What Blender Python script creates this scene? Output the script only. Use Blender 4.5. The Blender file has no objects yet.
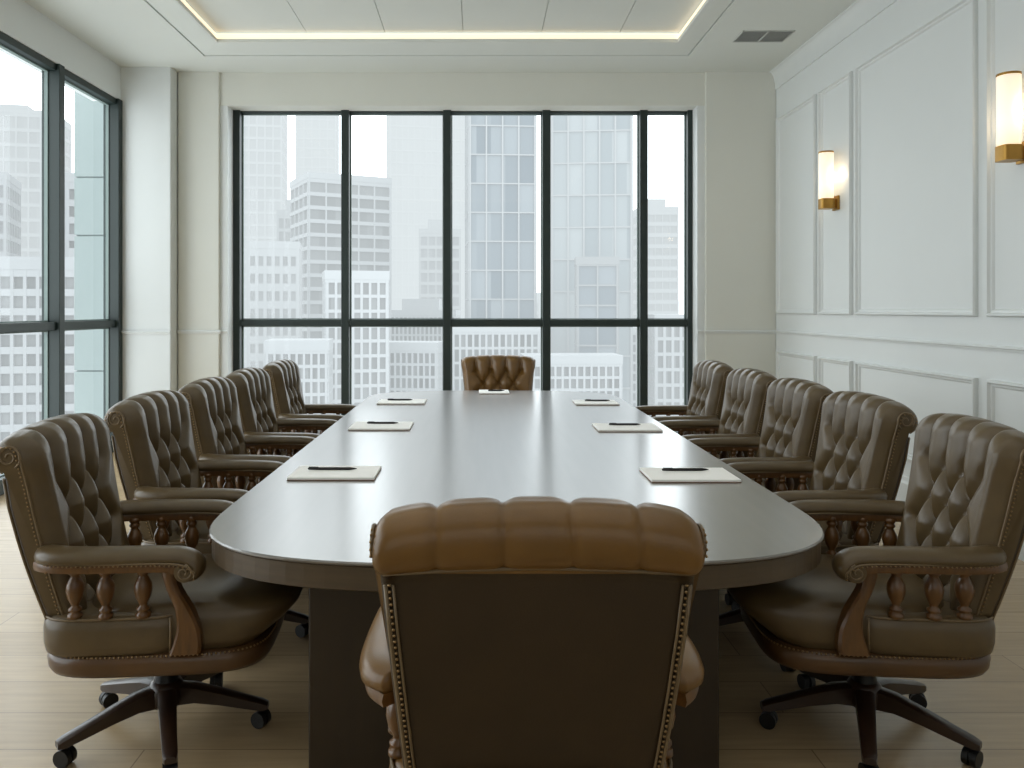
import bpy, bmesh, math, random
from mathutils import Vector, Matrix
random.seed(7)
PI = math.pi
COL = bpy.context.scene.collection

# ------------------------------------------------------------------ materials
def new_mat(name):
    m = bpy.data.materials.new(name); m.use_nodes = True
    nt = m.node_tree
    b = nt.nodes.get('Principled BSDF')
    return m, nt, b

def srgb(r, g, b):
    f = lambda c: (c/255/12.92) if c/255 <= 0.04045 else ((c/255+0.055)/1.055)**2.4
    return (f(r), f(g), f(b), 1)

def mat(name, col, rough=0.5, metal=0.0, noise=0.0, nscale=8.0, bump=0.0, bscale=60.0, coat=0.0, spec=0.5, stretch=None):
    m, nt, b = new_mat(name)
    b.inputs['Roughness'].default_value = rough
    b.inputs['Metallic'].default_value = metal
    b.inputs['Coat Weight'].default_value = coat
    b.inputs['Coat Roughness'].default_value = 0.15
    b.inputs['Specular IOR Level'].default_value = spec
    tc = nt.nodes.new('ShaderNodeTexCoord')
    mp = nt.nodes.new('ShaderNodeMapping')
    nt.links.new(tc.outputs['Object'], mp.inputs['Vector'])
    if stretch: mp.inputs['Scale'].default_value = stretch
    nz = nt.nodes.new('ShaderNodeTexNoise'); nz.inputs['Scale'].default_value = nscale; nz.inputs['Detail'].default_value = 5
    nt.links.new(mp.outputs['Vector'], nz.inputs['Vector'])
    rp = nt.nodes.new('ShaderNodeValToRGB')
    rp.color_ramp.elements[0].position = 0.3; rp.color_ramp.elements[1].position = 0.7
    rp.color_ramp.elements[0].color = tuple(c*(1-noise) for c in col[:3]) + (1,)
    rp.color_ramp.elements[1].color = tuple(min(1, c*(1+noise)) for c in col[:3]) + (1,)
    nt.links.new(nz.outputs['Fac'], rp.inputs['Fac'])
    nt.links.new(rp.outputs['Color'], b.inputs['Base Color'])
    if bump > 0:
        n2 = nt.nodes.new('ShaderNodeTexNoise'); n2.inputs['Scale'].default_value = bscale; n2.inputs['Detail'].default_value = 3
        nt.links.new(tc.outputs['Object'], n2.inputs['Vector'])
        bp = nt.nodes.new('ShaderNodeBump'); bp.inputs['Strength'].default_value = bump; bp.inputs['Distance'].default_value = 0.002
        nt.links.new(n2.outputs['Fac'], bp.inputs['Height'])
        nt.links.new(bp.outputs['Normal'], b.inputs['Normal'])
    return m

def emis(name, col, strength, mix=1.0):
    m, nt, b = new_mat(name)
    b.inputs['Base Color'].default_value = col
    b.inputs['Emission Color'].default_value = col
    b.inputs['Emission Strength'].default_value = strength
    return m

M = {}
M['wall'] = mat('wall_paint', srgb(219,222,221), 0.6, noise=0.01, nscale=2)
M['pier'] = mat('pier_paint', srgb(216,216,208), 0.6, noise=0.01, nscale=2)
M['ceiling'] = mat('ceiling_paint', srgb(216,219,214), 0.7, noise=0.01, nscale=2)
M['moulding'] = mat('moulding_paint', srgb(218,221,220), 0.45, noise=0.01)
M['leather'] = mat('brown_leather', srgb(88,72,47), 0.33, noise=0.12, nscale=14, bump=0.12, bscale=260, spec=0.55)
M['leather_tan'] = mat('warm_brown_leather', srgb(112,80,36), 0.31, noise=0.12, nscale=12, bump=0.12, bscale=260, spec=0.55)
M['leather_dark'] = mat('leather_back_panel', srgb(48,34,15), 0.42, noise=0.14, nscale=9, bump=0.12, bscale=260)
M['piping'] = mat('leather_piping', srgb(112,94,68), 0.35, noise=0.08)
M['nail'] = mat('antique_brass_nail', srgb(150,125,90), 0.32, metal=0.9)
M['wood_frame'] = mat('brown_seat_rail', srgb(84,58,32), 0.32, noise=0.2, nscale=8, coat=0.2)
M['wood'] = mat('golden_brown_wood', srgb(96,64,30), 0.32, noise=0.25, nscale=10, coat=0.3, stretch=(6,6,1))
M['wood_dark'] = mat('dark_stained_wood', srgb(46,30,20), 0.35, noise=0.25, nscale=9, coat=0.2)
M['metal_dark'] = mat('black_metal', srgb(24,24,24), 0.4, metal=0.5)
M['rubber'] = mat('black_caster_plastic', srgb(18,18,18), 0.45)
M['frame'] = mat('dark_green_grey_window_frame', srgb(32,45,43), 0.45, noise=0.04)
M['paper'] = mat('notepad_paper', srgb(252,250,246), 0.7)
M['card'] = mat('notepad_back_board', srgb(120,90,70), 0.7)
M['pen'] = mat('black_pen', srgb(22,20,20), 0.3)
M['brass'] = mat('brushed_brass', srgb(168,128,62), 0.35, metal=0.85, noise=0.06, nscale=20)
M['vent'] = mat('vent_grey', srgb(190,192,188), 0.5)
M['vent_dark'] = mat('vent_dark', srgb(150,152,150), 0.7)
M['led'] = emis('warm_led_cove', (1.0, 0.82, 0.60, 1), 0.85)
M['gasket'] = mat('light_window_bead', srgb(120,135,132), 0.5)
M['shade'] = None

def shade_mat():
    m, nt, b = new_mat('frosted_lamp_glass')
    b.inputs['Base Color'].default_value = (0.9, 0.85, 0.75, 1)
    tc = nt.nodes.new('ShaderNodeTexCoord'); sp = nt.nodes.new('ShaderNodeSeparateXYZ')
    nt.links.new(tc.outputs['Generated'], sp.inputs[0])
    rp = nt.nodes.new('ShaderNodeValToRGB')
    rp.color_ramp.elements[0].position = 0.0; rp.color_ramp.elements[0].color = (1.0, 0.74, 0.42, 1)
    rp.color_ramp.elements[1].position = 1.0; rp.color_ramp.elements[1].color = (0.85, 0.62, 0.42, 1)
    e = rp.color_ramp.elements.new(0.3); e.color = (1.0, 0.92, 0.72, 1)
    e = rp.color_ramp.elements.new(0.6); e.color = (0.95, 0.80, 0.60, 1)
    nt.links.new(sp.outputs[2], rp.inputs['Fac'])
    nt.links.new(rp.outputs['Color'], b.inputs['Emission Color'])
    b.inputs['Emission Strength'].default_value = 0.72
    return m
M['shade'] = shade_mat()

def glass_mat():
    m = bpy.data.materials.new('window_glass'); m.use_nodes = True
    nt = m.node_tree; nt.nodes.clear()
    out = nt.nodes.new('ShaderNodeOutputMaterial')
    mx = nt.nodes.new('ShaderNodeMixShader')
    tr = nt.nodes.new('ShaderNodeBsdfTransparent'); tr.inputs[0].default_value = (0.95, 0.975, 0.97, 1)
    gl = nt.nodes.new('ShaderNodeBsdfGlossy'); gl.inputs['Roughness'].default_value = 0.02
    lw = nt.nodes.new('ShaderNodeLayerWeight'); lw.inputs['Blend'].default_value = 0.5
    pw = nt.nodes.new('ShaderNodeMath'); pw.operation = 'POWER'; pw.inputs[1].default_value = 5
    fr = nt.nodes.new('ShaderNodeMath'); fr.operation = 'MULTIPLY_ADD'; fr.inputs[1].default_value = 0.6; fr.inputs[2].default_value = 0.012
    nt.links.new(lw.outputs['Facing'], pw.inputs[0]); nt.links.new(pw.outputs[0], fr.inputs[0])
    nt.links.new(fr.outputs[0], mx.inputs[0]); nt.links.new(tr.outputs[0], mx.inputs[1]); nt.links.new(gl.outputs[0], mx.inputs[2])
    nt.links.new(mx.outputs[0], out.inputs[0])
    return m
M['glass'] = glass_mat()

def table_mat():
    m, nt, b = new_mat('dark_walnut_tabletop')
    tc = nt.nodes.new('ShaderNodeTexCoord'); mp = nt.nodes.new('ShaderNodeMapping')
    mp.inputs['Scale'].default_value = (9, 0.6, 9)
    nt.links.new(tc.outputs['Object'], mp.inputs['Vector'])
    nz = nt.nodes.new('ShaderNodeTexNoise'); nz.inputs['Scale'].default_value = 3; nz.inputs['Detail'].default_value = 8
    nt.links.new(mp.outputs['Vector'], nz.inputs['Vector'])
    rp = nt.nodes.new('ShaderNodeValToRGB')
    rp.color_ramp.elements[0].color = srgb(90,85,78); rp.color_ramp.elements[1].color = srgb(108,102,94)
    nt.links.new(nz.outputs['Fac'], rp.inputs['Fac']); nt.links.new(rp.outputs['Color'], b.inputs['Base Color'])
    b.inputs['Roughness'].default_value = 0.30
    b.inputs['Specular IOR Level'].default_value = 0.9
    b.inputs['Coat Weight'].default_value = 1.0; b.inputs['Coat Roughness'].default_value = 0.22; b.inputs['Coat IOR'].default_value = 1.75
    return m
M['table_top'] = table_mat()
M['table_edge'] = mat('table_edge_wood', srgb(80,66,48), 0.4, noise=0.15, nscale=5, stretch=(1,1,12))
M['table_base'] = mat('table_base_wood', srgb(44,32,16), 0.45, noise=0.15, nscale=4, stretch=(6,6,0.8))

def floor_mat():
    m, nt, b = new_mat('light_oak_planks')
    tc = nt.nodes.new('ShaderNodeTexCoord'); mp = nt.nodes.new('ShaderNodeMapping')
    nt.links.new(tc.outputs['Object'], mp.inputs['Vector'])
    br = nt.nodes.new('ShaderNodeTexBrick')
    br.inputs['Scale'].default_value = 1.0; br.inputs['Brick Width'].default_value = 2.2; br.inputs['Row Height'].default_value = 0.24
    br.inputs['Mortar Size'].default_value = 0.003; br.inputs['Mortar Smooth'].default_value = 0.4
    br.inputs['Color1'].default_value = srgb(190,165,128); br.inputs['Color2'].default_value = srgb(178,153,116)
    br.inputs['Mortar'].default_value = srgb(146,124,96)
    nt.links.new(mp.outputs['Vector'], br.inputs['Vector'])
    mp2 = nt.nodes.new('ShaderNodeMapping'); mp2.inputs['Scale'].default_value = (0.8, 10, 1)
    nt.links.new(tc.outputs['Object'], mp2.inputs['Vector'])
    nz = nt.nodes.new('ShaderNodeTexNoise'); nz.inputs['Scale'].default_value = 4; nz.inputs['Detail'].default_value = 7
    nt.links.new(mp2.outputs['Vector'], nz.inputs['Vector'])
    rp = nt.nodes.new('ShaderNodeValToRGB')
    rp.color_ramp.elements[0].color = (0.82,0.82,0.82,1); rp.color_ramp.elements[1].color = (1,1,1,1)
    rp.color_ramp.elements[0].position = 0.3; rp.color_ramp.elements[1].position = 0.7
    nt.links.new(nz.outputs['Fac'], rp.inputs['Fac'])
    mx = nt.nodes.new('ShaderNodeMix'); mx.data_type = 'RGBA'; mx.blend_type = 'MULTIPLY'; mx.inputs[0].default_value = 1
    nt.links.new(br.outputs['Color'], mx.inputs[6]); nt.links.new(rp.outputs['Color'], mx.inputs[7])
    nt.links.new(mx.outputs[2], b.inputs['Base Color'])
    b.inputs['Roughness'].default_value = 0.27; b.inputs['Specular IOR Level'].default_value = 0.7
    return m
M['floor'] = floor_mat()

HAZE = (0.85, 0.90, 0.925, 1)  # pale glow mixed into the city materials as painted haze
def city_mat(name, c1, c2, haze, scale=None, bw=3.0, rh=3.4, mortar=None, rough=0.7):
    """facade with per-bay colour variation, with haze painted in as an even emission mix"""
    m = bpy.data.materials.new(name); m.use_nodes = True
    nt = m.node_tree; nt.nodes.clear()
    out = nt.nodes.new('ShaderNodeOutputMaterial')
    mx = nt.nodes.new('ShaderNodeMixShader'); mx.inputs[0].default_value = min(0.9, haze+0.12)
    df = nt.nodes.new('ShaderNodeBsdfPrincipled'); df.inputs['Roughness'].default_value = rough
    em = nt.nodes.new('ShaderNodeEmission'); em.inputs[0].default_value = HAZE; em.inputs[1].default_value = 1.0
    tc = nt.nodes.new('ShaderNodeTexCoord')
    sp = nt.nodes.new('ShaderNodeSeparateXYZ'); nt.links.new(tc.outputs['Object'], sp.inputs[0])
    ad = nt.nodes.new('ShaderNodeMath'); ad.operation = 'ADD'
    nt.links.new(sp.outputs[0], ad.inputs[0]); nt.links.new(sp.outputs[1], ad.inputs[1])
    cb = nt.nodes.new('ShaderNodeCombineXYZ'); nt.links.new(ad.outputs[0], cb.inputs[0]); nt.links.new(sp.outputs[2], cb.inputs[1])
    br = nt.nodes.new('ShaderNodeTexBrick'); br.offset = 0.0; br.inputs['Scale'].default_value = 1
    br.inputs['Brick Width'].default_value = bw; br.inputs['Row Height'].default_value = rh
    br.inputs['Mortar Size'].default_value = 0.0
    br.inputs['Color1'].default_value = c1; br.inputs['Color2'].default_value = c2
    br.inputs['Mortar'].default_value = mortar or c1
    nt.links.new(cb.outputs[0], br.inputs['Vector'])
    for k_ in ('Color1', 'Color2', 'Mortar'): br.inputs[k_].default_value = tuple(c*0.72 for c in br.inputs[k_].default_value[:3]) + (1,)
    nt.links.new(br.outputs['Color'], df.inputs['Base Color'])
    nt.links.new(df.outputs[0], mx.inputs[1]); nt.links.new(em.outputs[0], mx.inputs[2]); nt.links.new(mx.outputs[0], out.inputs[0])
    return m

# ------------------------------------------------------------------ mesh helpers
def link(name, bm, material, parent=None, smooth=False, loc=(0,0,0)):
    me = bpy.data.meshes.new(name)
    bmesh.ops.recalc_face_normals(bm, faces=bm.faces[:])
    bm.to_mesh(me); bm.free()
    if smooth:
        for p in me.polygons: p.use_smooth = True
        if smooth != 'all':
            try: me.set_sharp_from_angle(angle=math.radians(38))
            except Exception: pass
    mats = material if isinstance(material, (list, tuple)) else [material]
    for mm in mats: me.materials.append(mm)
    o = bpy.data.objects.new(name, me); COL.objects.link(o)
    o.location = loc
    if parent: o.parent = parent
    return o

def B(): return bmesh.new()

def box(bm, x0, x1, y0, y1, z0, z1, bev=0.0, seg=2, mi=0):
    r = bmesh.ops.create_cube(bm, size=1.0)
    vs = r['verts']
    for v in vs:
        v.co.x = x0 + (v.co.x+0.5)*(x1-x0); v.co.y = y0 + (v.co.y+0.5)*(y1-y0); v.co.z = z0 + (v.co.z+0.5)*(z1-z0)
    fs = set(f for v in vs for f in v.link_faces)
    for f in fs: f.material_index = mi
    if bev > 0:
        es = set(e for v in vs for e in v.link_edges)
        bmesh.ops.bevel(bm, geom=list(es), offset=bev, segments=seg, profile=0.5, affect='EDGES')

def loft(bm, loops, cap0=True, cap1=True, closed=True, mi=0):
    rows = [[bm.verts.new(p) for p in lp] for lp in loops]
    n = len(rows[0])
    for a, b_ in zip(rows[:-1], rows[1:]):
        for i in range(n if closed else n-1):
            j = (i+1) % n
            f = bm.faces.new((a[i], a[j], b_[j], b_[i])); f.material_index = mi
    for c, row in ((cap0, rows[0]), (cap1, rows[-1])):
        if c:
            f = bm.faces.new(row); f.material_index = mi
    return rows

def ring(cx, cy, hw, hd, z, n=4.0, N=40, zf=None):
    out = []
    for i in range(N):
        t = 2*PI*i/N; c, s = math.cos(t), math.sin(t)
        x = cx + hw*abs(c)**(2/n)*(1 if c >= 0 else -1); y = cy + hd*abs(s)**(2/n)*(1 if s >= 0 else -1)
        out.append((x, y, z + (zf(x, y) if zf else 0)))
    return out

def tube(bm, pts, r, seg=8, cap=True, closed=False):
    pts = [Vector(p) for p in pts]; n = len(pts)
    rs = r if isinstance(r, (list, tuple)) else [r]*n
    loops = []; up = Vector((0, 0, 1)); prev = None
    for i, p in enumerate(pts):
        if closed: t = (pts[(i+1) % n] - pts[i-1]).normalized()
        else: t = (pts[min(i+1, n-1)] - pts[max(i-1, 0)]).normalized()
        if prev is None:
            a = t.cross(up)
            if a.length < 0.1: a = t.cross(Vector((1, 0, 0)))
        else:
            a = prev - t*prev.dot(t)
        a.normalize(); prev = a; b_ = t.cross(a)
        loops.append([p + (a*math.cos(2*PI*k/seg) + b_*math.sin(2*PI*k/seg))*rs[i] for k in range(seg)])
    if closed: loops.append(loops[0]); loft(bm, loops, False, False)
    else: loft(bm, loops, cap, cap)

def lathe(bm, prof, c=(0, 0, 0), seg=20):
    loft(bm, [[(c[0]+r*math.cos(2*PI*k/seg), c[1]+r*math.sin(2*PI*k/seg), c[2]+z) for k in range(seg)] for r, z in prof])

def sphere(bm, c, r, sx=1, sy=1, sz=1, sub=1):
    m = Matrix.Translation(c) @ Matrix.Diagonal((sx, sy, sz, 1))
    bmesh.ops.create_icosphere(bm, subdivisions=sub, radius=r, matrix=m)

def resample(pts, step):
    pts = [Vector(p) for p in pts]; out = [pts[0]]; acc = 0
    for a, b_ in zip(pts[:-1], pts[1:]):
        L = (b_-a).length; d = step - acc
        while d <= L and L > 0:
            out.append(a + (b_-a)*(d/L)); d += step
        acc = (acc + L) % step
    return out

def catmull(pts, k=6):
    P = [Vector(p) for p in pts]; P = [P[0]*2-P[1]] + P + [P[-1]*2-P[-2]]; out = []
    for i in range(1, len(P)-2):
        for j in range(k):
            t = j/k; a, b_, c, d = P[i-1], P[i], P[i+1], P[i+2]
            out.append(0.5*((2*b_) + (c-a)*t + (2*a-5*b_+4*c-d)*t*t + (3*b_-a-3*c+d)*t**3))
    out.append(P[-2]); return out

def thing(name, label, cat, loc=(0, 0, 0), rotz=0, group=None):
    o = bpy.data.objects.new(name, None); COL.objects.link(o)
    o.empty_display_size = 0.1
    o.location = loc; o.rotation_euler = (0, 0, rotz)
    o['label'] = label; o['category'] = cat
    if group: o['group'] = group
    return o

def tag(o, label, cat, group=None):
    o['label'] = label; o['category'] = cat
    if group: o['group'] = group
    return o

def struct(o):
    o['kind'] = 'structure'; return o

def dup(o, loc=None, rotz=None, label=None, parent=None):
    c = o.copy(); COL.objects.link(c)
    if parent is not None: c.parent = parent
    for ch in list(o.children): dup(ch, parent=c)
    if loc is not None: c.location = loc
    if rotz is not None: c.rotation_euler = (0, 0, rotz)
    if label: c['label'] = label
    return c

# ------------------------------------------------------------------ room dimensions
XW = -3.72; XL, XR, YW, ZC, YB = -3.19, 3.17, 8.5, 3.98, -2.6      # left wall, right wall, far wall, ceiling, back wall
YG = 8.85                                                # far glazing plane

b = B(); box(b, XW-0.35, XR+0.25, YB-0.2, YG+0.2, -0.12, 0)
struct(link('floor', b, M['floor']))

# ceiling : a lower band with a rectangular opening, raised tray above
OX0, OX1, OY0, OY1 = -2.46, 1.885, -1.2, 7.55            # opening of the tray
TX0, TX1, TY0, TY1 = -2.73, 2.10, -1.45, 7.98            # outer groove of its border
ZT = 4.075
b = B()
for (x0, x1, y0, y1) in ((XW-0.35, TX0, YB, YG+.2), (TX1, XR+0.25, YB, YG+.2), (TX0, TX1, TY1, YG+.2), (TX0, TX1, YB, TY0)):
    box(b, x0, x1, y0, y1, ZC, ZC+0.3)
struct(link('ceiling', b, M['ceiling']))
b = B()   # sloping border band with mitred corners
o_, i_ = [(TX0, TY0), (TX1, TY0), (TX1, TY1), (TX0, TY1)], [(OX0, OY0), (OX1, OY0), (OX1, OY1), (OX0, OY1)]
def rect(pts, z, g=0): 
    cx = sum(p[0] for p in pts)/4; cy = sum(p[1] for p in pts)/4
    return [(p[0]+(g if p[0] > cx else -g), p[1]+(g if p[1] > cy else -g), z) for p in pts]
loft(b, [rect(o_, ZC+0.02, -0.012), rect(o_, ZC+0.006, -0.012), rect(i_, ZC-0.006, 0.03), rect(i_, ZC-0.004, 0), rect(i_, ZC+0.03, 0)], False, False)
struct(link('trim_1', b, M['ceiling']))
b = B()
loft(b, [rect(o_, ZC+0.022, 0.02), rect(o_, ZC+0.022, -0.03)], False, False)
struct(link('trim_2', b, M['gasket']))
b = B(); loft(b, [rect(i_, ZC+0.03, 0.0), rect(i_, ZT-0.012, 0.015)], False, False)
struct(link('trim_3', b, M['led']))
b = B()
xs = [OX0-.05, -1.62, -0.88, -0.14, 0.60, 1.34, OX1+.05]
ys = [OY0-.05, 0.2, 1.7, 3.2, 4.7, 6.2, OY1+.05]
for i in range(len(xs)-1):
    for j in range(len(ys)-1):
        box(b, xs[i]+.003, xs[i+1]-.003, ys[j]+.003, ys[j+1]-.003, ZT, ZT+0.05)
box(b, OX0-.1, OX1+.1, OY0-.1, OY1+.1, ZT+0.02, ZT+0.15)
struct(link('ceiling_tray', b, M['ceiling']))

# right wall
b = B(); box(b, XR, XR+0.2, YB, YG+0.2, 0, ZC+0.1)
struct(link('wall_right', b, M['wall']))
b = B(); box(b, XW-0.3, XR+0.2, YB-0.2, YB, 0, ZC+0.1)
struct(link('wall_back', b, M['wall']))
# left wall: window opening from y=LW0 to y=7.05
LW0, LW1, LH = -0.05, 8.33, 3.63
b = B()
box(b, XW-0.15, XL-0.01, LW1, YG+.2, 0, ZC+0.1, 0.01); box(b, XW-0.3, XW, YB, LW0, 0, ZC+0.1)
box(b, XW-0.3, XW, LW0, LW1+.02, LH, ZC+0.1)
struct(link('wall_left', b, M['wall']))
# far wall: two piers, header
b = B()
box(b, XL, -2.75, YW, YG+0.1, 0, ZC+0.1, 0.012); box(b, 2.42, XR, YW, YG+0.1, 0, ZC+0.1, 0.012)
box(b, -2.76, 2.43, YW+0.03, YG+0.1, 3.63, ZC+0.1)
struct(link('wall_far', b, M['pier']))
b = B()
box(b, -2.76, -2.67, YW+.035, YG+.05, 0, 3.63); box(b, 2.34, 2.43, YW+.035, YG+.05, 0, 3.63)
struct(link('trim_4', b, M['moulding']))

# crown moulding (cove) on right wall
def cove(bm, p0, p1, nx, drop=0.19, out=0.075):
    prof = [(0.0, -drop), (0.012, -drop), (0.014, -drop+0.012)]
    for k in range(9):
        a = k/8*PI/2
        prof.append((0.014 + (out-0.014)*(1-math.cos(a)), -drop+0.012 + (drop-0.02)*math.sin(a)))
    prof += [(out, 0.0), (0.0, 0.0)]
    L = []
    for p in (p0, p1):
        L.append([(p[0]+nx[0]*u, p[1]+nx[1]*u, ZC+w) for u, w in prof])
    loft(bm, L)
b = B(); cove(b, (XR, YB), (XR, YW), (-1, 0))
struct(link('trim_5', b, M['moulding'], smooth=True))

# chair rail
def rail_prof(bm, p0, p1, nx, z=1.20, h=0.035, d=0.024):
    prof = [(0, z), (d*0.45, z), (d*0.6, z+h*0.35), (d, z+h*0.55), (d, z+h*0.85), (d*0.7, z+h), (0, z+h)]
    loft(bm, [[(p[0]+nx[0]*u, p[1]+nx[1]*u, w) for u, w in prof] for p in (p0, p1)])
b = B(); rail_prof(b, (XR, YB), (XR, YW), (-1, 0))
rail_prof(b, (2.40, YW), (XR, YW), (0, -1)); rail_prof(b, (XL, YW), (-2.73, YW), (0, -1))
rail_prof(b, (2.34, YW+.035), (2.43, YW+.035), (0, -1)); rail_prof(b, (-2.76, YW+.035), (-2.67, YW+.035), (0, -1))
rail_prof(b, (XW, LW1), (XL-.01, LW1), (0, -1))
struct(link('trim_6', b, M['moulding']))
# baseboards
def base_prof(bm, p0, p1, nx):
    prof = [(0, 0), (0.022, 0), (0.022, 0.17), (0.014, 0.19), (0.012, 0.215), (0, 0.225)]
    loft(bm, [[(p[0]+nx[0]*u, p[1]+nx[1]*u, w) for u, w in prof] for p in (p0, p1)])
b = B(); base_prof(b, (XR, YB), (XR, YW), (-1, 0)); struct(link('baseboard_right', b, M['moulding']))
b = B(); base_prof(b, (2.34, YW), (XR, YW), (0, -1)); base_prof(b, (XL, YW), (-2.69, YW), (0, -1)); struct(link('baseboard_far', b, M['moulding']))
b = B(); base_prof(b, (XW, LW1), (XL-.01, LW1), (0, -1)); struct(link('baseboard_left', b, M['moulding']))

# picture-frame panel mouldings on the right wall (one object per panel)
def panel(y0, y1, z0, z1, idx):
    b = B(); w = 0.045
    prof = [(0, 0), (0.020, 0.0), (0.032, 0.006), (0.032, 0.016), (0.014, 0.024), (0.012, 0.036), (0, w)]   # (out, inward)
    L = []
    for u, k in prof:
        L.append([(XR-u, y0+k, z0+k), (XR-u, y1-k, z0+k), (XR-u, y1-k, z1-k), (XR-u, y0+k, z1-k)])
    loft(b, L, False, False)
    struct(link('trim_%d' % idx, b, M['moulding']))
idx = 7
bays = [(7.48, 8.44), (6.76, 7.39), (5.07, 6.67), (4.32, 4.95), (2.62, 4.22), (1.88, 2.52), (0.2, 1.78), (-2.3, 0.1)]
for (y0, y1) in bays:
    panel(y0, y1, 1.41, 3.47, idx); idx += 1
    panel(y0, y1, 0.35, 1.02, idx); idx += 1

# ------------------------------------------------------------------ windows
def window_far():
    root = B(); fy0, fy1 = YG-0.13, YG+0.03
    xs = [-2.64, -1.45, -0.337, 0.747, 1.81, 2.33]
    w = 0.042
    for x in xs: box(root, x-w, x+w, fy0, fy1, 0.0, 3.64, 0.004)
    box(root, -2.66, 2.36, fy0+.05, fy1, 3.612, 3.64, 0.004)
    box(root, -2.66, 2.36, fy0+.01, fy1, 1.275, 1.345, 0.004)
    box(root, -2.66, 2.36, fy0+.01, fy1, 0.0, 0.12, 0.004)
    o = struct(link('window_1', root, M['frame']))
    g = B()
    for a, c in zip(xs[:-1], xs[1:]):
        for z0, z1 in ((0.12, 1.275), (1.345, 3.612)):
            t = 0.012
            for (x0, x1, q0, q1) in ((a+w, a+w+t, z0, z1), (c-w-t, c-w, z0, z1), (a+w, c-w, z0, z0+t), (a+w, c-w, z1-t, z1)):
                box(g, x0, x1, YG-0.03, YG-0.005, q0, q1)
    struct(link('window_bead', g, M['gasket'], o))
    g = B(); g.faces.new([g.verts.new(p) for p in ((-2.63, YG, .1), (2.32, YG, .1), (2.32, YG, 3.61), (-2.63, YG, 3.61))])
    struct(link('window_pane', g, M['glass'], o))
window_far()
def window_left():
    root = B(); x0, x1 = XW-0.14, XW+0.02
    ysm = [8.285 - 1.165*k for k in range(8)][::-1]
    for y in ysm: box(root, x0, x1, y-0.045, y+0.045, 0, LH, 0.004)
    for z0, z1 in ((LH-0.06, LH), (1.27, 1.345), (0.0, 0.12)): box(root, x0, x1-.03, LW0, LW1, z0, z1, 0.004)
    o = struct(link('window_2', root, M['frame']))
    g = B()
    for a, c in zip(ysm[:-1], ysm[1:]):
        for z0, z1 in ((.12, 1.27), (1.345, LH-.06)):
            t = 0.012
            for (p0, p1, q0, q1) in ((a+.045, a+.045+t, z0, z1), (c-.045-t, c-.045, z0, z1), (a+.045, c-.045, z0, z0+t), (a+.045, c-.045, z1-t, z1)):
                box(g, x0+.03, x0+.06, p0, p1, q0, q1)
    struct(link('window_bead', g, M['gasket'], o))
    g = B(); g.faces.new([g.verts.new(p) for p in ((x0+.028, LW0+.05, .1), (x0+.028, LW1-.05, .1), (x0+.028, LW1-.05, LH-.03), (x0+.028, LW0+.05, LH-.03))])
    struct(link('window_pane', g, M['glass'], o))
window_left()

# exterior cladding pier of this building, seen through the left glazing
m_clad = mat('pale_cladding', srgb(128,138,137), 0.5, noise=0.02, nscale=0.5)
b = B()
zz = [-6, -3.5, -1.2, 0.77, 2.28, 2.93, 4.3, 6.0, 9.0]
for z0, z1 in zip(zz[:-1], zz[1:]): box(b, -4.50, -3.95, 8.92, 9.4, z0+.008, z1-.008)
box(b, -4.48, -3.97, 8.94, 9.38, -6, 9.0)
struct(link('wall_exterior', b, [m_clad]))

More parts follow.
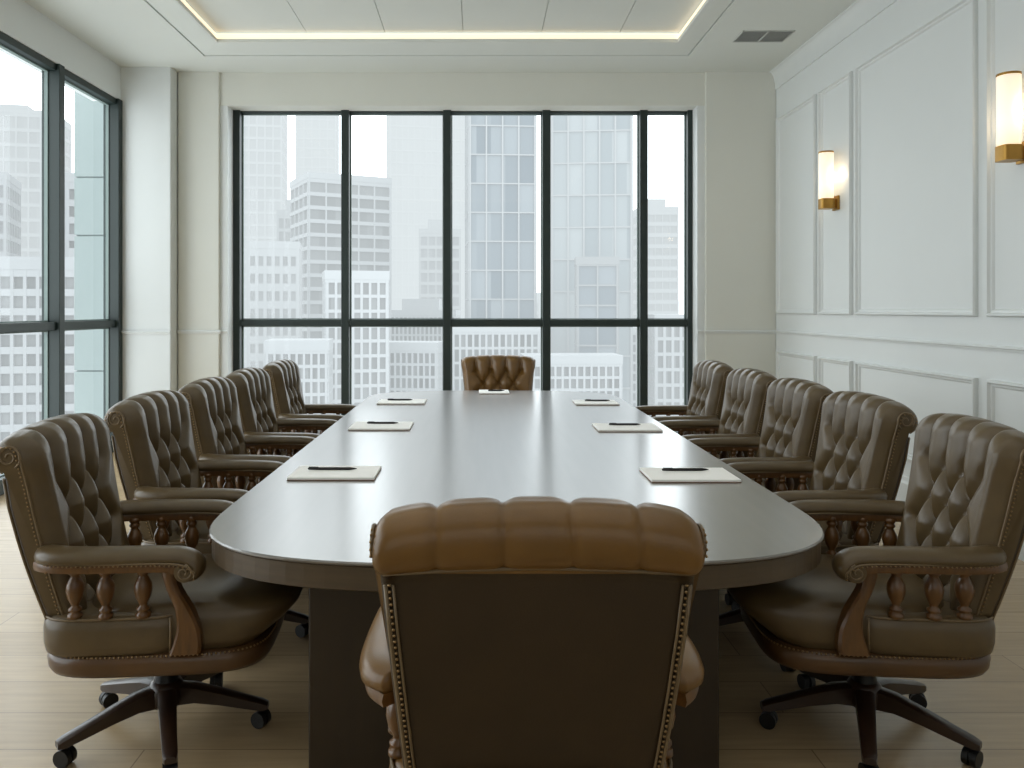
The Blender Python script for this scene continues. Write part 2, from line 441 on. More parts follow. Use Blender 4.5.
# ------------------------------------------------------------------ chair
def build_chair():
    root = thing('executive_chair', 'x', 'chair', group='tufted leather chairs around the conference table')
    lea = M['leather']
    # ---- backrest : closed profile swept across the width, tufted front
    Z0, ZR, RR = 0.47, 1.003, 0.056
    def front_line(t):                       # t 0..1 from bottom to roll start
        z = Z0 + (ZR-Z0)*t
        return (-0.205 - 0.105*t - 0.012*t**3 - 0.014*math.sin(t*PI), z)
    yc = front_line(1)[0] - RR
    prof = []                                # (y, z, s, ny, nz)
    n1 = 60; s = 0; last = None
    for i in range(n1+1):
        y, z = front_line(i/n1)
        if last: s += math.hypot(y-last[0], z-last[1])
        prof.append([y, z, s, 0.98, 0.19]); last = (y, z)
    SL = s; n2 = 34; amax = math.radians(238)
    for i in range(1, n2+1):
        a = amax*i/n2
        prof.append([yc+RR*math.cos(a), ZR+RR*math.sin(a), SL+RR*a, math.cos(a), math.sin(a)])
    SE = prof[-1][2]
    nfront = len(prof)
    # back panel path
    by = yc - 0.012
    back = [(yc-0.026, 0.952), (yc-0.022, 0.931)]
    for t in [0.9-0.1*i for i in range(9)] + [0.03]:
        y, z = front_line(t); back.append((y-0.075-0.002*t, 0.46 + (z-Z0)*0.80))
    for y, z in back: prof.append([y, z, None, -0.98, -0.1])
    def halfw(z, s):
        w = 0.250 + 0.040*max(0, min(1, (z-0.47)/0.5))
        if s is not None and s > SL-0.10: 
            k = min(1, (s-SL+0.10)/0.12); w += 0.010*k*k*(3-2*k)
        return w
    cs = 0.122
    rows = []
    for r in range(5):
        sv = SL - 0.085 - 0.115*r
        xsn = [-1.5, -.5, .5, 1.5] if r % 2 == 0 else [-1, 0, 1]
        rows.append((sv, [x*cs for x in xsn]))
    btn = [(x, sv) for sv, xs_ in rows for x in xs_]
    segs = []
    for (sa, xa), (sb, xb) in zip(rows[:-1], rows[1:]):
        for p in xa:
            for q in xb:
                if abs(p-q) < cs*0.6: segs.append((p, sa, q, sb))
    for p in rows[0][1]: segs.append((p, rows[0][0], p*1.02, SE))
    for p in rows[-1][1]: segs.append((p, rows[-1][0], p, -0.02))
    for sv, xs_ in rows[0::2]:
        for p in (xs_[0], xs_[-1]): pass
    for sv, xs_ in rows[1::2]: pass
    def seg_d(px, py, g):
        ax, ay, bx_, by_ = g; dx, dy = bx_-ax, by_-ay
        t = max(0, min(1, ((px-ax)*dx+(py-ay)*dy)/(dx*dx+dy*dy)))
        return math.hypot(px-ax-dx*t, py-ay-dy*t)
    def disp(x, s, hw):
        dc = min(seg_d(x, s, g) for g in segs); db = min(math.hypot(x-p, s-q) for p, q in btn)
        e = max(0, (hw-abs(x)))/0.03; fade = min(1, e)
        fs = min(1, max(0, s)/0.03)
        on_roll = max(0, min(1, (s-SL)/0.08))
        k = 0.037*(1-0.90*on_roll)
        wd = 0.056 - 0.028*on_roll; puff = k*(1-(1-min(1, dc/wd))**2)
        crease = -0.003*math.exp(-(dc/0.005)**2)
        hole = -0.020*math.exp(-(db/0.023)**2)*(1-on_roll)
        return (puff+crease)*(0.3+0.7*fade)*fs*min(1, 0.25+0.75*fade) + hole*fs
    NU = 78; loops = []
    us = []
    RD = 0.022
    for k in range(6):
        a = PI/2*k/6; us.append((-1, RD*(1-math.sin(a)) , RD*(1-math.cos(a))))   # (edge, inset normal, x in from edge)
    for k in range(NU+1): us.append((0, 0, k/NU))
    for k in range(5, -1, -1):
        a = PI/2*k/6; us.append((1, RD*(1-math.sin(a)), RD*(1-math.cos(a))))
    for e, ins, q in us:
        lp = []
        for (y, z, s_, ny, nz) in prof:
            hw = halfw(z, s_)
            if e == -1: x = -hw + q
            elif e == 1: x = hw - q
            else: x = -(hw-RD) + 2*(hw-RD)*q
            d = -ins
            if s_ is not None:
                d += disp(x, s_, hw)
                crown = (0.020*(1-(x/0.3)**2) - 0.016*(abs(x)/hw)**7)*max(0, min(1, (z-0.90)/0.12))
            else:
                crown = 0
                if abs(ny) > .5 and ins: d = -ins*0.6
            lp.append((x, y+ny*d, z+nz*d+crown))
        loops.append(lp)
    b = B(); rws = loft(b, loops)
    # darker back panel faces
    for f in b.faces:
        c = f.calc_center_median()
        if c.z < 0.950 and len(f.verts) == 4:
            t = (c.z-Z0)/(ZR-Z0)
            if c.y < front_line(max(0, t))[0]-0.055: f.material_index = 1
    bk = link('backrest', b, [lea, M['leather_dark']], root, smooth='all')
    # scroll discs and piping on each side of the backrest
    pp = B()
    for sd in (-1, 1):
        nl = B(); path = []
        for (y, z, s_, ny, nz) in prof[2:nfront-3]:
            hw = halfw(z, s_)
            path.append(Vector((sd*(hw+0.001), y-ny*0.024, z-nz*0.024)))
        tube(pp, path, 0.0038, 6)
        for p in resample(path, 0.0135): sphere(nl, (p.x+sd*0.0015, p.y-0.011*0.9, p.z-0.002), 0.0036, 0.7, 1, 1)
        link('nailhead_trim', nl, M['nail'], bk, smooth='all'); nl = B()
        # rear edge welts
        path = []
        for (y, z) in back[1:]:
            hw = halfw(z, None); path.append(Vector((sd*(hw-0.010), y-0.003, z)))
        tube(pp, path, 0.0045, 6)
        p2 = [Vector((sd*(abs(p.x)-0.014), p.y-0.003, p.z)) for p in path]
        tube(pp, p2, 0.0028, 6)
        for p in resample([Vector((sd*(abs(p.x)-0.007), p.y-0.004, p.z)) for p in path], 0.0125): sphere(nl, p, 0.0036, 1, 0.7, 1)
        link('nailhead_trim', nl, M['nail'], bk, smooth='all')
        # scroll rosette on the roll's end
        sp_ = []
        for k in range(26):
            a = math.radians(-60 + k*24); r_ = 0.038*(1-k/30)
            hw = halfw(1.03, SL+0.02)
            sp_.append((sd*(hw+0.000), yc+r_*math.cos(a), ZR+r_*math.sin(a)))
        tube(pp, sp_, 0.0034, 6)
    # seam below the roll on the back
    hw = halfw(0.96, None)
    tube(pp, [(-hw+.008, yc-0.029, 0.952), (-hw*.5, yc-0.030, 0.960), (0, yc-0.030, 0.964), (hw*.5, yc-0.030, 0.960), (hw-.008, yc-0.029, 0.952)], 0.004, 6)
    link('piping', pp, M['piping'], bk, smooth='all')
    for sv, xs_ in rows:
        if sv < 0.04: continue
        for x in xs_:
            i = min(range(nfront), key=lambda q: abs(prof[q][2]-sv)); y, z, s_, ny, nz = prof[i]
            cr = 0.020*(1-(x/0.3)**2)*max(0, min(1, (z-0.90)/0.12))
            bt = B(); sphere(bt, (x, y-ny*0.017, z-nz*0.017+cr), 0.0095, 1, 0.6, 1)
            link('tufting_button', bt, lea, bk, smooth='all')
    # ---- seat frame, band, cushion
    b = B()
    loft(b, [ring(0, 0.03, 0.262, 0.325, 0.308, 4.2, 56), ring(0, 0.03, 0.285, 0.345, 0.314, 4.2, 56),
             ring(0, 0.03, 0.293, 0.354, 0.330, 4.2, 56), ring(0, 0.03, 0.296, 0.357, 0.356, 4.2, 56),
             ring(0, 0.03, 0.290, 0.350, 0.376, 4.2, 56), ring(0, 0.03, 0.27, 0.33, 0.383, 4.2, 56)])
    sf = link('seat_frame', b, M['wood_frame'], root, smooth='all')
    nl = B(); lp = [Vector(p) for p in ring(0, 0.03, 0.292, 0.352, 0.379, 4.2, 80)]; lp.append(lp[0])
    for p in resample(lp, 0.0135): sphere(nl, p, 0.0037)
    link('nailhead_trim', nl, M['nail'], sf, smooth='all')
    b = B()   # leather box around sides and back
    yy, hd = -0.085, 0.235
    L = []
    for z, g in ((0.376, -0.010), (0.388, 0.001), (0.415, 0.006), (0.46, 0.007), (0.488, 0.002), (0.502, -0.010), (0.507, -0.03)):
        L.append(ring(0, yy, 0.289+g, hd+g, z, 4.6, 56))
    loft(b, L)
    sb = link('side_panel', b, lea, root, smooth='all')
    pp = B()
    tube(pp, ring(0, yy, 0.289, hd, 0.496, 4.6, 72), 0.0042, 6, closed=True)
    for sd in (-1, 1): tube(pp, [(sd*0.289, yy+hd-.055, 0.388), (sd*0.294, yy+hd-.052, 0.45), (sd*0.288, yy+hd-.055, 0.495)], 0.0042, 6)
    link('piping', pp, M['piping'], sb, smooth='all')
    b = B()   # cushion with overhanging, waterfall front
    L = []
    for z, y0, y1, hw, n in ((0.372, -0.20, 0.335, 0.262, 5), (0.41, -0.20, 0.385, 0.272, 4.5), (0.445, -0.20, 0.43, 0.278, 4.2), (0.48, -0.20, 0.465, 0.276, 4),
                          (0.505, -0.20, 0.475, 0.268, 3.8), (0.523, -0.195, 0.462, 0.256, 3.5), (0.536, -0.18, 0.43, 0.235, 3.2),
                          (0.544, -0.14, 0.36, 0.19, 2.8), (0.549, -0.06, 0.24, 0.11, 2.4), (0.550, 0.02, 0.14, 0.04, 2)):
        L.append(ring(0, (y0+y1)/2, hw, (y1-y0)/2, z, n, 64))
    loft(b, L)
    link('seat_cushion', b, lea, root, smooth='all')
    # ---- arms
    for sd in (-1, 1):
        ctrl = [(0.262, -0.285, 0.698), (0.294, -0.240, 0.699), (0.305, -0.16, 0.698), (0.306, -0.03, 0.697), (0.303, 0.09, 0.694), (0.298, 0.145, 0.686),
                (0.297, 0.178, 0.664), (0.297, 0.176, 0.640), (0.297, 0.155, 0.630), (0.297, 0.143, 0.642)]
        path = catmull(ctrl, 6)
        def sweep(bm, path, prof_fn):
            loops = []
            n = len(path)
            for i, p in enumerate(path):
                t = (path[min(i+1, n-1)]-path[max(i-1, 0)]).normalized()
                side = Vector((1, 0, 0)); side = (side - t*side.dot(t)).normalized(); nrm = side.cross(t).normalized()
                if i == 0: pass
                loops.append([p + side*u + nrm*v for u, v in prof_fn(i/(n-1))])
            loft(bm, [[(sd*q.x, q.y, q.z) for q in lp] for lp in loops])
        def pad(t):
            w = 0.049 - 0.006*min(1, max(0, (t-0.25)/0.3)) if t > 0.1 else 0.036+0.013*(t/0.1); sc = 1 if t < 0.62 else max(0.42, 1-(t-0.62)*1.6)
            ws = 1 if t < 0.9 else 0.96
            pts = [(-w, -0.014), (-w-0.002, 0.0), (-w+0.002, 0.012), (-w*0.72, 0.021), (-w*0.35, 0.026), (0, 0.0275), (w*0.35, 0.026), (w*0.72, 0.021), (w-0.002, 0.012), (w+0.002, 0.0), (w, -0.014), (w*0.5, -0.016), (0, -0.016), (-w*0.5, -0.016)]
            return [(u*ws, v*sc) for u, v in pts]
        b = B(); sweep(b, path, pad)
        arm = link('armrest', b, lea, root, smooth='all')
        b = B()
        under = [p - Vector((0, 0, 0.026)) for p in catmull(ctrl[:5]+[(0.30, 0.12, 0.688)], 5)]
        def strip(t):
            w = 0.038; return [(-w, -0.016), (-w-.003, -0.004), (-w, 0.010), (w, 0.010), (w+.003, -0.004), (w, -0.016)]
        sweep(b, under, strip)
        link('arm_rail', b, M['wood'], arm, smooth=True)
        pp = B(); nl = B()
        for e in (-1, 1):
            pth = []
            for p in path[:-14]:
                pth.append(Vector((sd*(p.x+e*0.0455), p.y, p.z-0.013)))
            tube(pp, pth, 0.0036, 6)
            if e == 1:
                for p in resample(pth, 0.0135): sphere(nl, (p.x, p.y, p.z-0.006), 0.0032)
        for e in (-1, 1):  # scroll spiral
            sp_ = []
            for k in range(20):
                a = math.radians(80 - k*26); r_ = 0.026*(1-k/24)
                sp_.append((sd*(0.297+e*0.046), 0.150+r_*math.cos(a), 0.650+r_*math.sin(a)))
            tube(pp, sp_, 0.003, 6)
        b = B()
        m_ = Matrix.Translation((sd*0.297, 0.150, 0.650)) @ Matrix.Rotation(PI/2, 4, 'Y')
        bmesh.ops.create_cone(b, cap_ends=True, segments=28, radius1=0.030, radius2=0.030, depth=0.088, matrix=m_)
        link('arm_scroll', b, lea, arm, smooth=True)
        link('piping', pp, M['piping'], arm, smooth='all')
        link('nailhead_trim', nl, M['nail'], arm, smooth='all')
        # curved wooden support at the front
        cen = catmull([(0.098, 0.668, 0.026), (0.096, 0.63, 0.020), (0.108, 0.585, 0.019), (0.135, 0.53, 0.023), (0.152, 0.47, 0.033), (0.150, 0.42, 0.042), (0.142, 0.388, 0.046)], 5)
        b = B(); loops = []
        for c in cen:
            y, z, h = c; x0, x1 = 0.266, 0.312; r_ = 0.008
            loops.append([(sd*x0, y-h, z), (sd*(x0), y+h, z), (sd*(x1-r_), y+h, z), (sd*x1, y+h-r_, z), (sd*(x1+0.002), y, z), (sd*x1, y-h+r_, z), (sd*(x1-r_), y-h, z)])
        loft(b, loops)
        link('arm_support', b, M['wood'], root, smooth=True)
        # turned spindles
        for yy_ in (0.012, -0.100, -0.195):
            xs_ = 0.283 if yy_ > -0.15 else 0.272
            b = B()
            pr = [(0.016, 0.498), (0.020, 0.502), (0.020, 0.512), (0.012, 0.518), (0.018, 0.524), (0.018, 0.529), (0.010, 0.536), (0.012, 0.545), (0.020, 0.562), (0.0245, 0.585), (0.023, 0.603),
                  (0.015, 0.622), (0.011, 0.630), (0.017, 0.637), (0.017, 0.643), (0.013, 0.648), (0.018, 0.655), (0.018, 0.668)]
            lathe(b, [(r_*1.12, z_) for r_, z_ in pr], (sd*xs_, yy_, 0), 18)
            link('spindle', b, M['wood'], root, smooth='all')
    # ---- column and star base
    b = B()
    lathe(b, [(0.05, 0.325), (0.055, 0.318), (0.04, 0.300), (0.034, 0.27), (0.034, 0.20), (0.040, 0.185), (0.044, 0.165)], seg=24)
    box(b, -0.09, 0.09, -0.10, 0.10, 0.305, 0.328, 0.006)
    link('gas_column', b, M['metal_dark'], root, smooth=True)
    b = B(); lathe(b, [(0.03, 0.085), (0.045, 0.09), (0.058, 0.105), (0.060, 0.150), (0.052, 0.168), (0.042, 0.178), (0.034, 0.18)], seg=24)
    link('hub', b, M['wood_dark'], root, smooth=True)
    for k in range(5):
        a = math.radians(90+72*k); c, s_ = math.cos(a), math.sin(a)
        b = B(); L = []
        for r_, zt, th, w in ((0.03, 0.165, 0.068, 0.030), (0.10, 0.158, 0.055, 0.029), (0.18, 0.136, 0.045, 0.026), (0.27, 0.108, 0.036, 0.023), (0.325, 0.092, 0.030, 0.022), (0.345, 0.083, 0.020, 0.017)):
            pr = [(-w, -th), (-w, -0.006), (-w*0.6, 0), (w*0.6, 0), (w, -0.006), (w, -th)]
            L.append([(c*r_ - s_*u, s_*r_ + c*u, zt+v) for u, v in pr])
        loft(b, L)
        lg = link('base_leg', b, M['wood_dark'], root, smooth=True)
        b = B(); cx, cy = c*0.320, s_*0.320; ca = a + 1.1 + k*0.9
        tube(b, [(cx, cy, 0.075), (cx, cy, 0.045)], 0.008, 8)
        for e in (-1, 1):
            m_ = Matrix.Translation((cx+math.cos(ca)*0.013*e, cy+math.sin(ca)*0.013*e, 0.0275)) @ Matrix.Rotation(ca, 4, 'Z') @ Matrix.Rotation(PI/2, 4, 'Y')
            r = bmesh.ops.create_cone(b, cap_ends=True, segments=20, radius1=0.0275, radius2=0.0275, depth=0.018, matrix=m_)
        m_ = Matrix.Translation((cx, cy, 0.032)) @ Matrix.Rotation(ca, 4, 'Z') @ Matrix.Rotation(PI/2, 4, 'Y')
        bmesh.ops.create_cone(b, cap_ends=True, segments=16, radius1=0.021, radius2=0.021, depth=0.012, matrix=m_)
        link('caster', b, M['rubber'], lg, smooth=True)
    return root

proto = build_chair()
NAMES = ['nearest', 'second', 'third', 'fourth', 'farthest']
LBL_L = ['brown tufted leather chair nearest the camera on the table\'s left side',
         'second brown tufted leather chair from the camera along the table\'s left side',
         'third brown tufted leather chair from the camera, middle of the left row by the window',
         'fourth brown tufted leather chair from the camera along the table\'s left side',
         'farthest tufted leather chair of the left row, by the left end of the far window']
LBL_R = ['brown tufted leather chair nearest the camera on the table\'s right side',
         'second brown tufted leather chair from the camera along the table\'s right side',
         'third tufted leather chair from the camera, middle of the table\'s right row',
         'fourth brown tufted leather chair from the camera along the table\'s right side',
         'farthest tufted leather chair of the right row, by the right end of the far window']
zl = [2.76, 3.56, 4.31, 5.04, 5.88]; zr = [2.755, 3.52, 4.24, 4.98, 5.79]
proto.location = (1.33, zr[0], 0); proto.rotation_euler = (0, 0, PI/2-0.09); proto['label'] = LBL_R[0]
for i in range(1, 5): dup(proto, (1.345, zr[i], 0), PI/2, LBL_R[i])
for i in range(5): dup(proto, ([-1.075, -1.098, -1.096, -1.095, -1.09][i], zl[i], 0), -PI/2 + (0.09 if i == 0 else 0), LBL_L[i])
near = dup(proto, (0.112, 1.90, 0), 0, 'brown leather chair at the near table end, seen from behind with plain back panel')
near.name = 'executive_chair'; near.scale = (1.03, 1.0, 1.005)
def recolor(o):
    for ch in o.children_recursive:
        if ch.type == 'MESH' and ch.data.materials and ch.data.materials[0] == M['leather']:
            me = ch.data.copy(); me.materials[0] = M['leather_tan']; ch.data = me
recolor(near)

far = dup(proto, (0.19, 7.17, 0), PI, 'tufted leather chair at the head of the table in front of the far window')
far.scale = (1.15, 1.0, 0.95); recolor(far)

# ------------------------------------------------------------------ table
TCX, THW, TY0_, TY1_, TC = 0.122, 1.012, 2.20, 6.97, 0.68
def table_outline(off, z):
    pts = []; n = 3.2; K = 40
    for k in range(K+1):
        t = PI*k/K; c, s_ = math.cos(t), math.sin(t)
        x = (THW-off)*abs(c)**(2/n)*(1 if c >= 0 else -1); y = (TC-off)*abs(s_)**(2/n)
        pts.append((TCX+x, TY1_-TC+y, z))
    for k in range(K+1):
        t = PI + PI*k/K; c, s_ = math.cos(t), math.sin(t)
        x = (THW-off)*abs(c)**(2/n)*(1 if c >= 0 else -1); y = -(TC-off)*abs(s_)**(2/n)
        pts.append((TCX+x, TY0_+TC+y, z))
    return pts
tb = thing('conference_table', 'long dark brown conference table with rounded ends and a glossy top', 'table', (TCX, 4.6, 0))
def rel(pts): return [(p[0]-TCX, p[1]-4.6, p[2]) for p in pts]
b = B(); loft(b, [rel(table_outline(o, z)) for o, z in ((0.004, 0.7385), (0.0, 0.742), (0.0, 0.746), (0.004, 0.750))])
link('tabletop', b, M['table_top'], tb)
b = B(); loft(b, [rel(table_outline(o, z)) for o, z in ((0.05, 0.664), (0.018, 0.664), (0.008, 0.670), (0.008, 0.734), (0.012, 0.739))])
link('table_edge', b, M['table_edge'], tb)
for (y0, y1) in ((2.45, 3.25), (5.95, 6.6)):
    b = B(); box(b, -0.012-0.63, -0.012+0.63, y0-4.6, y1-4.6, 0.0, 0.668, 0.006)
    pd = link('pedestal', b, M['table_base'], tb)
b = B(); box(b, -0.09, 0.03, 3.25-4.6, 5.95-4.6, 0.25, 0.664, 0.004)
link('modesty_panel', b, M['table_base'], tb)

# ------------------------------------------------------------------ notepads and pens
def notepad(x, y, w, d, label, plabel, pen_dx=0.0, pen_dy=0.02, pl=0.20, rz=0.0, prz=0.0):
    t = thing('notepad', label, 'notepad', (x, y, TZ), rz, group='notepads on the conference table')
    b = B(); box(b, -w/2, w/2, -d/2, d/2, 0.0, 0.0025, 0.0005, 1); link('backing_board', b, M['card'], t)
    b = B(); box(b, -w/2+.001, w/2-.001, -d/2+.001, d/2-.001, 0.0025, 0.0125, 0.001, 1); link('paper_block', b, M['paper'], t)
    p = thing('pen', plabel, 'pen', (x+pen_dx, y+pen_dy, TZ+0.0125+0.0065), prz, group='pens on the notepads')
    b = B(); m_ = Matrix.Rotation(PI/2, 4, 'Y')
    L = []
    for xx, r_ in ((-pl/2, 0.003), (-pl/2+.004, 0.005), (-pl/2+0.05, 0.0062), (pl/2-0.03, 0.0064), (pl/2-0.012, 0.004), (pl/2, 0.0012)):
        L.append([(xx, r_*math.cos(2*PI*k/12), r_*math.sin(2*PI*k/12)) for k in range(12)])
    loft(b, L); link('barrel', b, M['pen'], p, smooth=True)
    b = B(); box(b, -pl/2+.004, -pl/2+.045, -0.0015, 0.0015, 0.0055, 0.008); link('clip', b, M['pen'], p)
TZ = 0.7503
notepad(-0.605, 3.405, 0.36, 0.25, 'white notepad nearest the camera on the left half of the table', 'black pen on the nearest left notepad', -0.02, 0.03, 0.21)
notepad(0.885, 3.365, 0.365, 0.25, 'white notepad nearest the camera on the right half of the table', 'black pen on the nearest right notepad', 0.0, 0.05, 0.20, prz=0.02)
notepad(-0.575, 4.78, 0.36, 0.29, 'white notepad midway along the left side of the table', 'black pen on the middle left notepad', 0.0, 0.05, 0.19)
notepad(0.875, 4.72, 0.37, 0.27, 'white notepad midway along the right side of the table', 'black pen on the middle right notepad', 0.0, 0.05, 0.19)
notepad(-0.572, 6.04, 0.355, 0.27, 'white notepad at the far left corner of the table', 'black pen on the far left notepad', -0.02, 0.04, 0.19)
notepad(0.88, 5.99, 0.32, 0.25, 'white notepad at the far right corner of the table', 'black pen on the far right notepad', 0.02, 0.04, 0.19)
notepad(0.135, 6.77, 0.255, 0.27, 'small white notepad in front of the head chair', 'dark pen on the notepad before the head chair', 0.02, 0.0, 0.14, prz=0.1)

# ------------------------------------------------------------------ sconces
def sconce(y, label, zb=2.33):
    t = thing('wall_sconce', label, 'sconce', (XR, y, zb), 0, group='brass wall sconces on the panelled wall')
    b = B(); box(b, -0.022, -0.001, -0.055, 0.055, 0.0, 0.125, 0.004); link('wall_plate', b, M['brass'], t)
    b = B()
    loft(b, [ring(-0.098, 0, 0.056, 0.056, z, 5, 32) for z in (0.012, 0.10)])
    box(b, -0.06, -0.015, -0.03, 0.03, 0.02, 0.095, 0.003)
    link('lamp_holder', b, M['brass'], t, smooth=True)
    b = B(); lathe(b, [(0.058, 0.10), (0.062, 0.104), (0.062, 0.505), (0.058, 0.51)], (-0.098, 0, 0), 32)
    link('lamp_shade', b, M['shade'], t, smooth=True)
    b = B(); lathe(b, [(0.0635, 0.503), (0.0635, 0.517), (0.05, 0.519)], (-0.098, 0, 0), 32)
    link('shade_cap', b, M['brass'], t, smooth=True)
    for ch in t.children:
        pass
    for sy in (-1, 1):
        l = bpy.data.lights.new('sconce_glow', 'POINT'); l.energy = 0.55; l.color = (1.0, 0.76, 0.50); l.shadow_soft_size = 0.03
        lo = bpy.data.objects.new('sconce_glow', l); COL.objects.link(lo); lo.location = (XR-0.05, y+sy*0.105, zb+0.30)
sconce(7.06, 'lit brass wall sconce with frosted tube shade, farther one near the window')
sconce(4.63, 'lit brass wall sconce with frosted tube shade, nearer one at the right edge', 2.30)

# ------------------------------------------------------------------ ceiling air vent
t = thing('ceiling_vent', 'grey rectangular two-section air vent in the ceiling beside the lit tray', 'vent', (2.635, 7.39, ZC))
b = B()
for (x0, x1) in ((-0.235, 0.002), (0.002, 0.235)):
    for (a0, a1, c0, c1) in ((x0, x0+.008, -.15, .15), (x1-.008, x1, -.15, .15), (x0, x1, -.15, -.142), (x0, x1, .142, .15)):
        box(b, a0, a1, c0, c1, -0.008, 0.0)
link('frame', b, M['vent'], t)
b = B(); box(b, -0.232, 0.232, -0.147, 0.147, -0.002, 0.0); link('backing', b, M['vent_dark'], t)
for (x0, x1) in ((-0.227, -0.006), (0.010, 0.227)):
    b = B()
    for k in range(13):
        y = -0.135 + k*0.0225
        loft(b, [[(x, y-.008, -0.0065), (x, y+.008, -0.0025), (x, y+.008, -0.0018), (x, y-.008, -0.0055)] for x in (x0, x1)])
    link('slats', b, M['vent'], t)

# ------------------------------------------------------------------ city outside
GZ = -42.0
F = 800.0
city_n = 0
def facade(w, d, h, fl, bay, slab_t, col_t, out=0.25, vertical=True, horizontal=True):
    b = B(); hw, hd = w/2+out, d/2+out
    if horizontal:
        k = max(1, round(h/fl))
        for i in range(1, k+1):
            z = h*i/k; box(b, -hw, hw, -hd, hd, z-slab_t, z)
    if vertical:
        nx = max(1, round(w/bay)); ny = max(1, round(d/bay))
        for i in range(nx+1):
            x = -w/2 + w*i/nx
            for y0, y1 in ((-hd-.02, -d/2+.05), (d/2-.05, hd+.02)): box(b, x-col_t/2, x+col_t/2, y0, y1, 0, h)
        for i in range(ny+1):
            y = -d/2 + d*i/ny
            for x0, x1 in ((-hw-.02, -w/2+.05), (w/2-.05, hw+.02)): box(b, x0, x1, y-col_t/2, y+col_t/2, 0, h)
    return b

def building(label, cx, dist, w, d, ztop, rot, fl, bay, core_c1, core_c2, grid_c, haze, slab_t=0.5, col_t=0.4, vertical=True, horizontal=True, name='office_tower', roof=True):
    h = ztop - GZ
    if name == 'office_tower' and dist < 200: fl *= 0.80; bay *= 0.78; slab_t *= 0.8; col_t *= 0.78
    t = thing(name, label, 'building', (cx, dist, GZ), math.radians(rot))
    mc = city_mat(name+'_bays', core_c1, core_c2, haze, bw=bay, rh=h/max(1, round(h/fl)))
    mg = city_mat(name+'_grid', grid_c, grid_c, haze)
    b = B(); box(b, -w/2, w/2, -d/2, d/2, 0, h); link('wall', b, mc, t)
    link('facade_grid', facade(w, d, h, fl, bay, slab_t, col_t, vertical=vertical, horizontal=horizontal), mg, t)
    if roof:
        b = B(); box(b, -w/2-.3, w/2+.3, -d/2-.3, d/2+.3, h, h+1.0)
        if dist > 150: box(b, -w*.3, w*.25, -d*.25, d*.3, h+1.0, h+3.2)
        link('roof', b, mg, t)
    return t
def PX(px, D): return (px-478)/F*D
def PZ(py, D): return 1.45 + (310-py)/F*D

g_ = lambda v, bl=1.03: (v*0.97, v, min(1, v*bl), 1)
# far window, left to right
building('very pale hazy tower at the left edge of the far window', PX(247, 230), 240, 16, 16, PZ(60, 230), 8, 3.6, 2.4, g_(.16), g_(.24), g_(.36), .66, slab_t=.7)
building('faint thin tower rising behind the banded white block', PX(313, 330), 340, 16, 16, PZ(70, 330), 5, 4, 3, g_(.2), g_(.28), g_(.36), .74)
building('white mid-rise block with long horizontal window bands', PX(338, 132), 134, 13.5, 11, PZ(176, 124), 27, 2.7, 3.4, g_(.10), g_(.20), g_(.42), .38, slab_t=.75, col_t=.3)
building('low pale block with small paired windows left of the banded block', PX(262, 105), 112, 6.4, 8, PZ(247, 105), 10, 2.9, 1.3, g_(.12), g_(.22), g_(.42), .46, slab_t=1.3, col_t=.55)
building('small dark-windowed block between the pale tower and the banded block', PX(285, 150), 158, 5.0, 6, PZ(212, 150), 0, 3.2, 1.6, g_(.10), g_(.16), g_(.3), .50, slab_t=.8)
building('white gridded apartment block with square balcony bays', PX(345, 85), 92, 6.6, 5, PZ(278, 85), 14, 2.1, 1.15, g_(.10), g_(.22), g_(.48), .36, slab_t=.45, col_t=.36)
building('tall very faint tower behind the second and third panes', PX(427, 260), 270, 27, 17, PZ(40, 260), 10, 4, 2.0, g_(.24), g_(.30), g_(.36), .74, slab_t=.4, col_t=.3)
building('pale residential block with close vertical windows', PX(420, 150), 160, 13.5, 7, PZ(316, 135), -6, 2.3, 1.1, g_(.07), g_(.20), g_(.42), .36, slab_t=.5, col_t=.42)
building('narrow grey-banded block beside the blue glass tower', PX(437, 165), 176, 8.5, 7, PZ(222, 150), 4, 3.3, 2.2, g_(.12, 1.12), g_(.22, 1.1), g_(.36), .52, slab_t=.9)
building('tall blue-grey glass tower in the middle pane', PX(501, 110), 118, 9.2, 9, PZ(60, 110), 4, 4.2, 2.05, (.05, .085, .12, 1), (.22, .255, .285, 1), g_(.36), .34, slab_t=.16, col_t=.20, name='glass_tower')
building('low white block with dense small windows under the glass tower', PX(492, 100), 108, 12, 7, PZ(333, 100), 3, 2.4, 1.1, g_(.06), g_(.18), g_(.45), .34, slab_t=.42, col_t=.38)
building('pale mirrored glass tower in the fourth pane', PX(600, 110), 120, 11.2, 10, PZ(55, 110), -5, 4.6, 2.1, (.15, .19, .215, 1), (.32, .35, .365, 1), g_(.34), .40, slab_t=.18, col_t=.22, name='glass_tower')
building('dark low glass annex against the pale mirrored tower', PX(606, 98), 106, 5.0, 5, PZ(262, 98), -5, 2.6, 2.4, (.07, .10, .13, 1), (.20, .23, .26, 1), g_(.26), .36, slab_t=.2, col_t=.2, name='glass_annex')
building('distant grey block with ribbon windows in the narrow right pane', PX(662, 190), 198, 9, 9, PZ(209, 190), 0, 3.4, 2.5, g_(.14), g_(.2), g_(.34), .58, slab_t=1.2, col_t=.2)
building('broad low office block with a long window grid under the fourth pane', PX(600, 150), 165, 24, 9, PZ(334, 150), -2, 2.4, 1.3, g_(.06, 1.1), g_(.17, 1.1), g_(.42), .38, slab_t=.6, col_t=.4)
building('low pale block at the right end of the far window', PX(688, 110), 118, 7, 8, PZ(322, 110), 0, 2.8, 1.5, g_(.06), g_(.18), g_(.40), .38, slab_t=.6, col_t=.5)
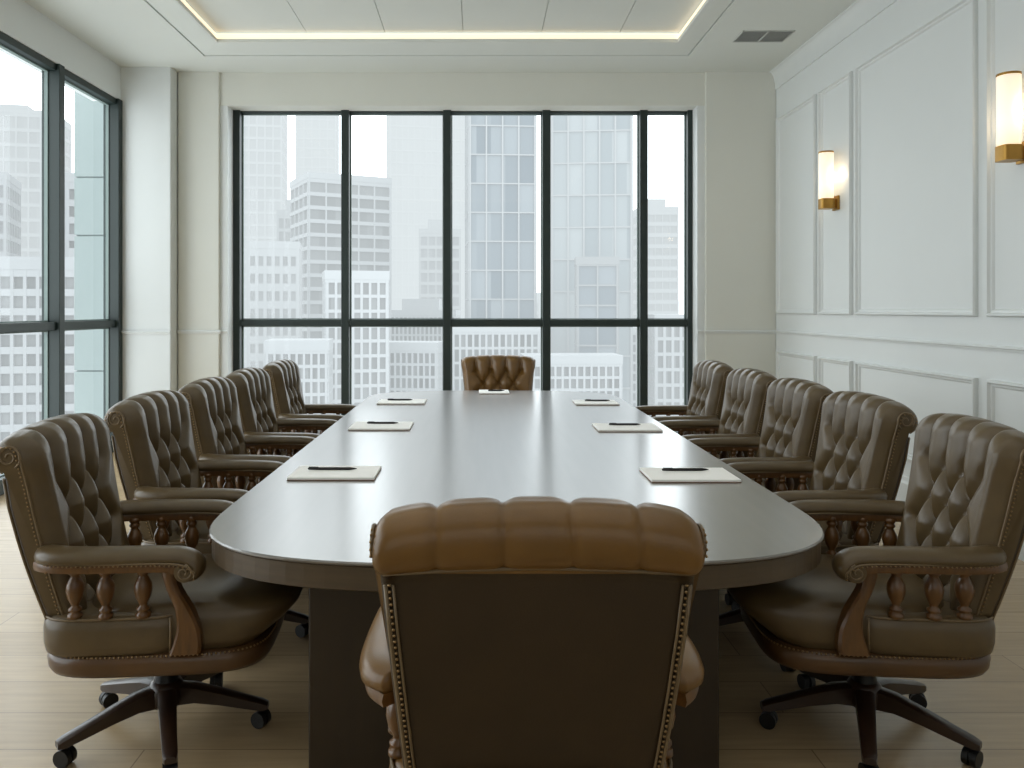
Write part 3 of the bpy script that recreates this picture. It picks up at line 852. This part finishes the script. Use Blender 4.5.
building('pale annex with a square window grid beneath the banded block', PX(288, 75), 80, 5.6, 5, PZ(352, 75), 6, 1.7, 0.9, g_(.08), g_(.22), g_(.40), .32, slab_t=.4, col_t=.28)
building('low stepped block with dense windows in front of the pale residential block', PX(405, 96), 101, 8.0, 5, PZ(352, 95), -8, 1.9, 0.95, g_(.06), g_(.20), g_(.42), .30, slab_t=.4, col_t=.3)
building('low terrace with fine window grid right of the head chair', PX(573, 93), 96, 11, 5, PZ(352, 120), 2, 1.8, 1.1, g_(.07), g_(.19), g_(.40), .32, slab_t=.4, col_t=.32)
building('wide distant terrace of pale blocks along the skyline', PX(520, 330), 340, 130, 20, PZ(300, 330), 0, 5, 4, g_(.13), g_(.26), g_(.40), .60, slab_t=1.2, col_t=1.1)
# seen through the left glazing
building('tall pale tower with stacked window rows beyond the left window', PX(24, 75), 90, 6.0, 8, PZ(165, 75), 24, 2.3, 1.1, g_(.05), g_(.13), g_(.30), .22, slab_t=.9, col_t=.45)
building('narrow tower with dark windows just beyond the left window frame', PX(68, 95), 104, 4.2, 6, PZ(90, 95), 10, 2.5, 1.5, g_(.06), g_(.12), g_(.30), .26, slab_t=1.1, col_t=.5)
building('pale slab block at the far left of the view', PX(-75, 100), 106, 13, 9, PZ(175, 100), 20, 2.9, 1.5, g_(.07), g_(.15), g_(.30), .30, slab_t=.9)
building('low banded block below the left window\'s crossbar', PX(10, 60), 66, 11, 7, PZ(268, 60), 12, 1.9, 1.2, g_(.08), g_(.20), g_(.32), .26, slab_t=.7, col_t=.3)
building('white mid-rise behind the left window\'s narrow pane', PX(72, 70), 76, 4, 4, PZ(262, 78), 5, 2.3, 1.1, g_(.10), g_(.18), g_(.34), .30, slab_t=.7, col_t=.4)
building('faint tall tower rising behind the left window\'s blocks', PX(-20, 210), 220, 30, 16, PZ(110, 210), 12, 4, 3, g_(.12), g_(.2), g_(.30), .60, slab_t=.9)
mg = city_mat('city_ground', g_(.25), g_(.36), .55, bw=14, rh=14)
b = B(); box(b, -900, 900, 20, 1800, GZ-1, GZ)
struct(link('ground', b, mg))

# ------------------------------------------------------------------ light
w = bpy.data.worlds.new('overcast'); bpy.context.scene.world = w; w.use_nodes = True
bg = w.node_tree.nodes['Background']; bg.inputs[0].default_value = (0.91, 0.965, 1.0, 1); bg.inputs[1].default_value = 3.5
def area(name, loc, rot, sx, sy, power, col=(1, 1, 1), portal=False, spread=None):
    l = bpy.data.lights.new(name, 'AREA'); l.shape = 'RECTANGLE'; l.size = sx; l.size_y = sy; l.energy = power; l.color = col
    if portal: l.cycles.is_portal = True
    if spread: l.spread = spread
    o = bpy.data.objects.new(name, l); COL.objects.link(o); o.location = loc; o.rotation_euler = rot
    return o
area('portal_far', (-0.15, YG+0.06, 1.85), (-PI/2, 0, 0), 5.0, 3.6, 1, portal=True)
area('portal_left', (XW-0.18, 4.14, 1.8), (0, -PI/2, 0), 3.6, 8.4, 1, portal=True)
area('ceiling_fill', (0.1, 1.6, 3.92), (0, 0, 0), 3.6, 4.6, 26, (1.0, 0.97, 0.92))  # added fill light under the ceiling, no fixture belongs to it
area('room_fill', (0.3, -2.2, 2.3), (PI/2, 0, 0), 4.5, 2.2, 15, (1.0, 0.95, 0.88))  # unseen fill light added behind the camera

# ------------------------------------------------------------------ camera
cd = bpy.data.cameras.new('camera'); cam = bpy.data.objects.new('camera', cd); COL.objects.link(cam)
cam.location = (0, 0, 1.45); cam.rotation_euler = (PI/2, 0, 0)
cd.sensor_width = 36; cd.lens = 36*F/1024
cd.shift_x = (512-478)/1024; cd.shift_y = -(384-310)/1024
cd.clip_end = 3000; cd.clip_start = 0.05
sc = bpy.context.scene; sc.camera = cam
sc.view_settings.view_transform = 'Standard'; sc.view_settings.look = 'None'
sc.view_settings.exposure = 0; sc.view_settings.gamma = 1
sc.cycles.use_denoising = True
sc.cycles.max_bounces = 8; sc.cycles.diffuse_bounces = 5; sc.cycles.transparent_max_bounces = 12
sc.cycles.sample_clamp_indirect = 6
